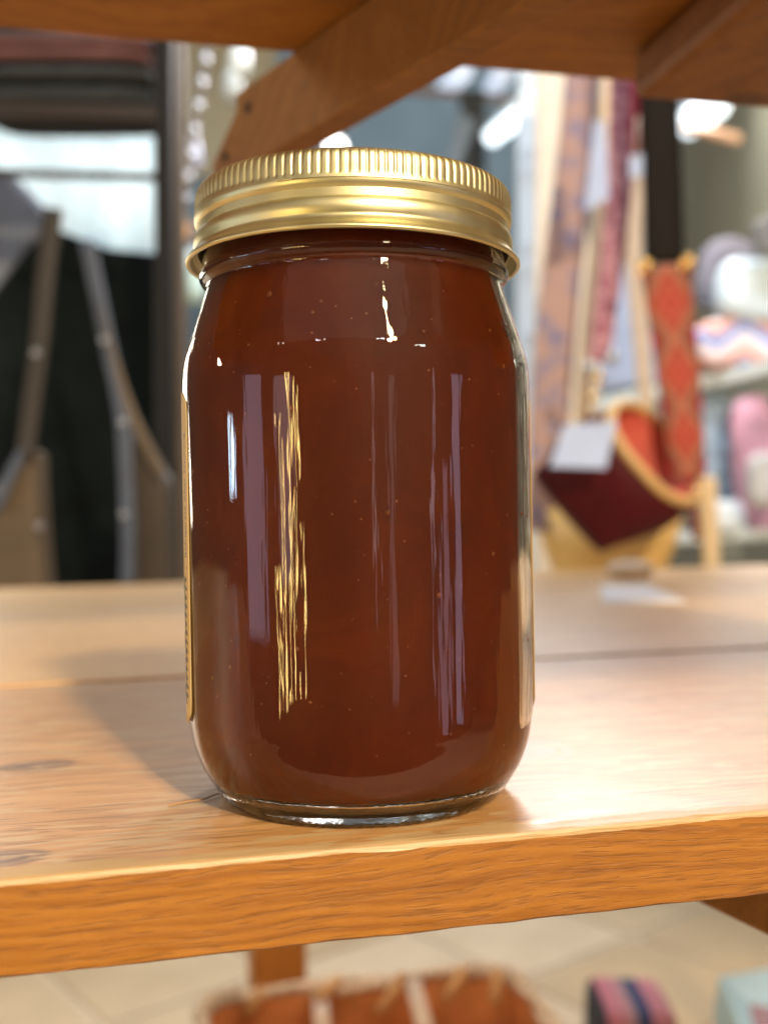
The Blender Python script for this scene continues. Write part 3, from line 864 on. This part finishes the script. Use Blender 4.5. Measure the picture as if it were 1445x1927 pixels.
v, f = slab([at(1008, 60, 1.85), at(1075, 60, 1.85), at(1130, 700, 1.85), at(1118, 1120, 1.85), at(985, 1120, 1.85), at(1003, 700, 1.85)], (0, .03, 0))
tag(bevel(obj('linen_banner', v, f, plain('cream_linen', (.53, .46, .37), .8, .1, 12), origin=at(1050, 1120, 1.85)), .006), 'cream linen banner behind the hanging straps', 'banner')
strap('hanging_strap', 'wide mauve and orange woven strap beside the pale post', [(1098, 40), (1092, 160), (1078, 330), (1056, 520), (1040, 700), (1028, 880), (1020, 1000)], [54, 62, 70, 74, 76, 70, 60], 1.38,
      woven('mauve_weave', [(.12, .115, .23), (.19, .165, .28), (.25, .20, .26), (.36, .24, .22)], 2.2))
strap('hanging_strap', 'narrow cream strap between the mauve and burgundy straps', [(1150, 40), (1143, 170), (1128, 420), (1108, 640), (1096, 790)], [26, 28, 30, 30, 28], 1.45, plain('cream_strap', (.62, .49, .33), .7))
strap('hanging_strap', 'burgundy patterned strap left of the black strap', [(1172, 40), (1172, 180), (1166, 330), (1152, 480), (1136, 600), (1126, 680)], [50, 52, 50, 46, 42, 38], 1.30,
      woven('burgundy_weave', [(.13, .05, .10), (.27, .035, .075), (.24, .09, .15), (.42, .22, .28)], 3.0))
strap('hanging_strap', 'thin red strap tucked against the black strap', [(1196, 150), (1197, 220), (1194, 290)], [22, 24, 16], 1.27, plain('red_strap', (.36, .02, .045), .6))
strap('hanging_strap', 'beige strap hanging under the black strap', [(1196, 300), (1192, 480), (1206, 640), (1216, 770)], [30, 32, 30, 28], 1.42, plain('beige_strap', (.47, .40, .33), .7))
bag_d = 1.22
root = thing('shoulder_strap', 'black leather strap joined to a red diamond-patterned band by brass buckles', 'strap', at(1290, 880, bag_d))
path = smoothpath([at(x, y, bag_d) for x, y in ((1236, 60), (1240, 200), (1246, 350), (1250, 496))], 6)
v, f, uv = ribbon(path, 74 / F * bag_d, .005); obj('black_band', v, f, plain('black_leather', (.008, .006, .005), .7, spec=.15), root, smooth=True, uvs=uv)
t = NT('red_ikat'); uvv = t.coord('UV', scale=(1, 1, 1))
sx = t.n('ShaderNodeSeparateXYZ'); t.set(sx.inputs[0], uvv)
du = t.math('ABSOLUTE', t.math('SUBTRACT', sx.outputs[0], .5)); dv = t.math('ABSOLUTE', t.math('SUBTRACT', t.math('FRACT', t.math('MULTIPLY', sx.outputs[1], .62)), .5))
dd = t.math('ADD', t.math('MULTIPLY', du, 1.0), dv); dd = t.math('ADD', dd, t.math('MULTIPLY', t.math('SUBTRACT', t.noise(uvv, 9, 3), .5), .25))
t.p(Base_Color=t.ramp(dd, [(.10, (.33, .030, .020)), (.26, (.40, .085, .045)), (.38, (.25, .014, .012)), (.52, (.40, .14, .08)), (.70, (.12, .06, .04)), (.85, (.32, .022, .018))]), Roughness=.8)
path = smoothpath([at(x, y, bag_d - .004) for x, y in ((1250, 500), (1262, 590), (1274, 690), (1284, 790), (1294, 900))], 8)
v, f, uv = ribbon(path, [(92 - 26 * i / (len(path) - 1)) / F * bag_d for i in range(len(path))], .005); obj('patterned_band', v, f, t.mat, root, smooth=True, uvs=uv)
for (x, y) in ((1212, 502), (1292, 494), (1306, 930)):
    v, f = tube(ring_path(at(x, y, bag_d - .012), .0068, 24, Vector((.3, 1, .1))), .0021, 8, False); obj('buckle', v, f, M['brass'], root, smooth=True)
    v, f = pillow(at(x + 3, y + 2, bag_d - .012), .0042, .003, .0042, 1.0, 10, 6); obj('stud', v, f, M['brass'], root, smooth=True)
# red cup-shaped bag
root = thing('leather_bag', 'maroon leather bag hanging open with a red-orange lining and gold rim', 'bag', at(1125, 1045, bag_d))
def bag_loft(scale, d_off, n=40, rings=10, inner=False):
    verts, faces = [], []
    base_c, base_u, base_w = Vector((1066, 965)), Vector((64, 74)), Vector((-6, 5))
    rim_c, rim_u, rim_w = Vector((1234, 852)), Vector((76, 86)), Vector((34, -27))
    for j in range(rings + 1):
        u = j / rings; e = u ** .75
        c = base_c.lerp(rim_c, e); uu = base_u.lerp(rim_u, e) * scale * (1 + .20 * math.sin(u * PI)); ww = base_w.lerp(rim_w, e)
        dep = .014 + .040 * math.sin(min(1, u * 1.1) * PI * .55)
        for k in range(n):
            a = 2 * PI * k / n
            q = c + uu * math.copysign(abs(math.cos(a)) ** .7, math.cos(a)) + ww * math.sin(a)
            verts.append(at(q.x, q.y, bag_d - .02 - dep * scale * (-math.sin(a)) * 1.0 + d_off))
    for j in range(rings):
        for k in range(n):
            k2 = (k + 1) % n
            faces.append((j * n + k, j * n + k2, (j + 1) * n + k2, (j + 1) * n + k))
    faces.append(tuple(range(n)))
    rim = [verts[rings * n + k] for k in range(n)]
    return verts, faces, rim
v, f, rim = bag_loft(1.0, 0)
ob = obj('body', v, f, plain('maroon_leather', (.055, .0025, .006), .6, .2, 20, spec=.2), root, smooth=True)
v2, f2, _ = bag_loft(.965, 0)
ctr = sum(v, Vector()) / len(v)
v2 = [q.lerp(ctr, .012) for q in v2]
obj('lining', v2, f2, plain('red_lining', (.50, .085, .055), .7, .15, 20), root, smooth=True)
v, f = tube(rim + [rim[0]], .0060, 8, False); obj('rim', v, f, plain('gold_trim', (.55, .36, .15), .4, .1, 20), root, smooth=True)
v, f, uv = ribbon(smoothpath([at(x, y, bag_d - .03) for x, y in ((1302, 930), (1306, 980), (1310, 1015))], 4), .009, .003); obj('tassel', v, f, plain('dark_maroon', (.12, .02, .02), .6), root, smooth=True, uvs=uv)
tagm = plain('white_card', (.38, .50, .82), .6, .04)
def card(label, quad, d, string):
    root = thing('price_tag', label, 'tag', at(*quad[0], d))
    v, f = slab([at(x, y, d) for x, y in quad], (0, .0016, 0)); obj('card', v, f, tagm, root)
    v, f = tube([at(x, y, d - .002) for x, y in string], .0012, 6); obj('string', v, f, plain('tag_string', (.5, .45, .4), .8), root, smooth=True)
card('white paper tag hanging across the maroon bag', [(1034, 878), (1140, 882), (1160, 792), (1062, 800)], bag_d - .10, [(1130, 800), (1120, 770), (1112, 740)])
card('white paper tag between the mauve and burgundy straps', [(1100, 398), (1146, 372), (1138, 226), (1118, 226)], 1.24, [(1128, 232), (1130, 190), (1136, 150)])
card('small white tag left of the black strap', [(1184, 334), (1208, 330), (1208, 290), (1186, 292)], 1.20, [(1197, 294), (1198, 260), (1199, 220)])
for (x, y) in ((1112, 690), (1152, 668)):
    pass
root = thing('clasp', 'silver and brass clasp at the end of the burgundy strap', 'clasp', at(1126, 760, 1.25))
for (x, y, r, mt) in ((1108, 692, .007, 'nickel'), (1150, 672, .0075, 'nickel'), (1128, 712, .005, 'brass'), (1114, 748, .006, 'brass')):
    v, f = pillow(at(x, y, 1.25), r, r, r * 1.3, 1.0, 14, 8); obj('bead', v, f, M[mt], root, smooth=True)
# wooden bowl below the bag and a pale stick
c = at(1146, 1130, 1.42); k = 1.42 / F
prof_ = [(0, 0), (70 * k, 0), (86 * k, 14 * k), (118 * k, 90 * k), (140 * k, 172 * k), (134 * k, 174 * k), (108 * k, 92 * k), (70 * k, 30 * k), (0, 22 * k)]
v, f = lathe([(r, h) for r, h in prof_], 48)
tag(obj('wooden_bowl', [Vector(q) + c for q in v], f, wood('yellow_bowl_wood', (.60, .37, .12), (.70, .46, .16), (.76, .52, .20), coat=.2, grain=(4, 30, 30), seed=4.4, pores=.2), smooth=True, origin=c), 'yellow wooden bowl standing below the maroon bag', 'bowl')
v, f = slab([at(1318, 900, 1.35), at(1348, 896, 1.35), at(1362, 1180, 1.35), at(1334, 1180, 1.35)], (0, .018, 0))
tag(bevel(obj('wooden_stake', v, f, plain('pale_pine', (.60, .47, .29), .6, .1, 20), origin=at(1348, 1180, 1.35)), .003), 'pale wooden stake right of the bowl', 'stake')
a, b = at(1290, 238, 2.3), at(1388, 262, 2.2)
v, f = tube([a, b], .011, 10)
tag(obj('wooden_rod', v, f, plain('orange_wood_rod', (.62, .36, .21), .6), smooth=True, origin=(a + b) / 2), 'short orange wooden rod below the bright tube lamp', 'rod')

# ---- far right wall shelves with cushions
root = thing('wall_shelf', 'pale wall shelving with two boards at the far right', 'shelf', at(1380, 1080, 2.2))
for (yl, yr, th) in ((744, 672, 26), (1004, 1010, 20)):
    v, f = slab([at(1120, yl + 8, 2.35), at(1560, yr - 20, 1.95), at(1560, yr - 20 + th, 1.95), at(1120, yl + 8 + th, 2.35)], (.05, .30, 0))
    bevel(obj('board', v, f, plain('pale_shelf_paint', (.60, .66, .66), .45, .05), root), .004)
v, f = slab([at(1110, 780, 2.7), at(1600, 730, 2.5), at(1600, 1200, 2.5), at(1110, 1200, 2.7)], (0, .03, 0))
obj('back_panel', v, f, plain('grey_green_panel', (.22, .24, .22), .7, .1, 5), root)
M['white_gloss'] = plain('white_ceramic', (.62, .74, .82), .2, .04)
def cushion(name, label, cat, x, y, wx, wy, d, mat, e=.5, rot=0, lump=.06):
    c = at(x, y, d); k = d / F
    v, f = pillow(c, wx * k, min(wx, wy) * k * .6, wy * k, e, 30, 16, rot, lump)
    return tag(obj(name, v, f, mat, smooth=True, origin=c), label, cat)
cushion('white_cushion', 'glossy white cushion on the upper wall shelf', 'cushion', 1420, 548, 72, 56, 2.1, M['white_gloss'], .55, .15, .02)
t = NT('zigzag_cloth'); cz = t.coord(scale=(1, 1, 1))
sx = t.n('ShaderNodeSeparateXYZ'); t.set(sx.inputs[0], cz)
zz = t.math('ADD', t.math('MULTIPLY', sx.outputs[2], 13.0), t.math('PINGPONG', t.math('MULTIPLY', sx.outputs[0], 9.0), .5))
zr = t.ramp(t.math('FRACT', zz), [(0.0, (.72, .62, .66)), (.22, (.75, .70, .72)), (.30, (.10, .19, .55)), (.50, (.30, .35, .66)), (.56, (.75, .66, .62)), (.72, (.62, .14, .08)), (.84, (.72, .52, .48)), (1.0, (.72, .62, .66))])
t.p(Base_Color=zr, Roughness=.85)
cushion('zigzag_cushion', 'cushion with blue and red zigzags under the white cushion', 'cushion', 1392, 642, 84, 46, 2.12, t.mat, .5, -.12)
cushion('dark_cushion', 'dark blue-grey cushion behind the white cushion', 'cushion', 1372, 520, 58, 68, 2.4, woven('dark_blue_cloth', [(.05, .06, .09), (.12, .13, .18), (.30, .28, .32), (.10, .10, .14)], 4), .6, .2)
cushion('pink_pouch', 'pink and grey cloth pouch on the lower wall shelf', 'pouch', 1425, 872, 46, 128, 2.1, plain('pink_grey_cloth', (.50, .27, .36), .85, .4, 18), .6, -.1)
cushion('grey_pouch', 'pale grey bundle in front of the pink pouch', 'pouch', 1440, 905, 36, 52, 2.0, plain('pale_grey_cloth', (.42, .42, .42), .85, .15, 18), .6)
cushion('blue_pouch', 'silvery blue cloth pouch between the red band and the pink pouch', 'pouch', 1338, 850, 46, 105, 2.2, plain('silver_blue_cloth', (.26, .36, .48), .5, .5, 45), .5)
cushion('white_pouch', 'small white bundle on the lower wall shelf behind the stake', 'pouch', 1366, 972, 36, 30, 2.1, plain('white_cloth', (.60, .66, .70), .7, .1, 20), .6)
v, f = slab([at(1100, 500, 1.9), at(1235, 500, 1.9), at(1240, 722, 1.9), at(1110, 740, 1.9)], (0, .02, 0))
tag(bevel(obj('blue_cloth', v, f, plain('pale_blue_cloth', (.27, .33, .48), .8, .15, 14), origin=at(1170, 740, 1.9)), .008), 'pale blue cloth hanging behind the beige strap', 'cloth')
v, f = slab([at(1418, 420, 2.0), at(1500, 380, 2.0), at(1500, 470, 2.0), at(1428, 478, 2.0)], (0, .03, 0))
tag(bevel(obj('grey_bracket', v, f, plain('grey_paint', (.13, .13, .13), .6), origin=at(1450, 470, 2.0)), .006), 'grey bracket high at the right edge', 'bracket')

# ---- small things on the back of the shelf
c = at(1182, 1092, .93); c.z = .001
v, f = pillow(c + Vector((0, 0, .0085)), .021, .012, .0085, .8, 20, 10, 0, .10)
tag(obj('pebble', v, f, plain('brown_pebble', (.50, .40, .32), .5, .3, 60), smooth=True, origin=c), 'small brown pebble at the back of the shelf right of the jar', 'pebble')
pa = [at(1128, 1098, .86), at(1215, 1098, .86), at(1290, 1122, .70), at(1135, 1122, .70)]
pa = [Vector((q.x, q.y, .0006)) for q in pa]
v, f = slab(pa, (0, 0, .0012))
tag(obj('paper_slip', v, f, plain('white_slip', (.72, .74, .80), .35, .03), origin=pa[0]), 'white paper slip lying in front of the pebble', 'paper')

# ---- below the shelf
BD = .86
bk = BD / F
root = thing('basket', 'brown leather basket with a woven rim standing below the shelf', 'basket', at(710, 2150, BD))
M['basket'] = plain('basket_leather', (.50, .20, .07), .45, .3, 25)
M['basket_rim'] = plain('woven_rim', (.55, .44, .34), .5, .4, 160)
zt = at(700, 1866, BD).z
cc_ = Vector((at(712, 1850, BD).x, BD - .07, zt))
def rrect(sx, sy, r, n=8):
    pts = []
    for (cx_, cy_, a0) in ((sx - r, sy - r, 0), (-sx + r, sy - r, 90), (-sx + r, -sy + r, 180), (sx - r, -sy + r, 270)):
        for k in range(n + 1):
            a = math.radians(a0 + 90 * k / n); pts.append(Vector((cx_ + r * math.cos(a), cy_ + r * math.sin(a), 0)))
    return pts
BR = Matrix.Rotation(math.radians(11), 3, 'Z')
def loop(s, dz, grow=0): return [cc_ + BR @ (q) + Vector((0, 0, dz)) for q in rrect(.128 * s + grow, .082 * s + grow, .03)]
L_out = [loop(.93, -.10), loop(.97, -.05), loop(1.0, 0)]; L_in = [loop(1.0, 0, -.004), loop(.97, -.05, -.004), loop(.93, -.096, -.004)]
rings = L_out + L_in; n = len(rings[0])
v = [q for r_ in rings for q in r_]
f = [(j * n + k, j * n + (k + 1) % n, (j + 1) * n + (k + 1) % n, (j + 1) * n + k) for j in range(5) for k in range(n)] + [tuple(range(n)), tuple(range(5 * n, 6 * n))]
obj('body', v, f, M['basket'], root, smooth=False)
L = loop(1.0, .002); rp = []
for i in range(len(L)):
    for k in range(5):
        rp.append(L[i].lerp(L[(i + 1) % len(L)], k / 5))
def braid(ph):
    out = []
    for i, q in enumerate(rp + [rp[0]]):
        nrm_ = (q - cc_); nrm_.z = 0; nrm_.normalize()
        out.append(q + nrm_ * .0035 * math.cos(i * 1.05 + ph) + Vector((0, 0, .0035 * math.sin(i * 1.05 + ph))))
    return out
for ph in (0, PI):
    v, f = tube(braid(ph), .0042, 8, False); obj('rim_strand', v, f, M['basket_rim'], root, smooth=True)
M['lath'] = plain('pale_lath', (.55, .45, .38), .6, .15, 30); M['lace'] = plain('tan_lace', (.48, .27, .11), .6, .2, 30)
for (x0, y0, x1, y1) in ((602, 1872, 612, 1990), (775, 1846, 815, 1990)):
    v, f, uv = ribbon([at(x0, y0, BD), at((x0 + x1) / 2, (y0 + y1) / 2, BD - .03), at(x1, y1, BD - .05)], 30 * bk, .004); obj('lath', v, f, M['lath'], root, smooth=True, uvs=uv)
for (x0, y0, x1, y1) in ((496, 1858, 462, 1912), (640, 1842, 600, 1880), (760, 1832, 712, 1908), (872, 1824, 838, 1882), (936, 1826, 930, 1890)):
    v, f = tube([at(x0, y0, BD - .004), at(x1, y1, BD - .02)], .0042, 8); obj('lace', v, f, M['lace'], root, smooth=True)
# striped textile roll and pale blue box
t = NT('striped_cloth'); sx = t.n('ShaderNodeSeparateXYZ'); t.set(sx.inputs[0], t.coord())
fx = t.math('FRACT', t.math('MULTIPLY', sx.outputs[0], 9.5))
t.p(Base_Color=t.ramp(fx, [(0.0, (.035, .05, .14)), (.14, (.04, .06, .16)), (.16, (.52, .20, .25)), (.36, (.50, .22, .26)), (.40, (.42, .38, .33)), (.54, (.40, .40, .36)), (.57, (.03, .035, .04)), (.70, (.03, .03, .05)), (.73, (.55, .18, .24)), (.93, (.50, .24, .28)), (1.0, (.30, .28, .30))], 'LINEAR'), Roughness=.85)
c = at(1182, 1990, 1.15); k = 1.15 / F
v, f = pillow(c, 72 * k, .05, 122 * k, .22, 30, 16, .04, .03)
tag(obj('striped_cloth', v, f, t.mat, smooth=True, origin=c), 'pink and navy striped cloth roll below the shelf', 'cloth')
v, f = slab([at(1350, 1836, 1.0), at(1540, 1806, 1.0), at(1560, 2040, .86), at(1420, 1990, .86)], (0, .02, -.05))
root = thing('blue_box', 'pale blue box with a mauve side at the lower right corner', 'box', at(1440, 1990, .95))
bevel(obj('lid', v, f, plain('pale_blue_card', (.42, .66, .78), .5, .03), root), .003)
v, f = slab([at(1352, 1850, 1.0), at(1420, 1995, .86), at(1420, 2200, .86), at(1352, 2090, 1.0)], (.10, .02, 0))
obj('side', v, f, plain('mauve_card', (.33, .18, .22), .6, .05), root)

# repeats of one kind share a group
GROUPS = {'tube_lamp': 'white tube lamps in the shop', 'hanging_strap': 'straps hanging behind the shelf', 'price_tag': 'white paper tags', 'small_pot': 'small pots left of the lid',
          'bead_chain': 'bead chains by the black upright', 'folded_cloth': 'folded cloths on the black rack', 'sling_bag': 'sling bags at the left'}
for o in list(S.objects):
    g_ = GROUPS.get(o.name.split('.')[0])
    if g_ and o.parent is None: o['group'] = g_
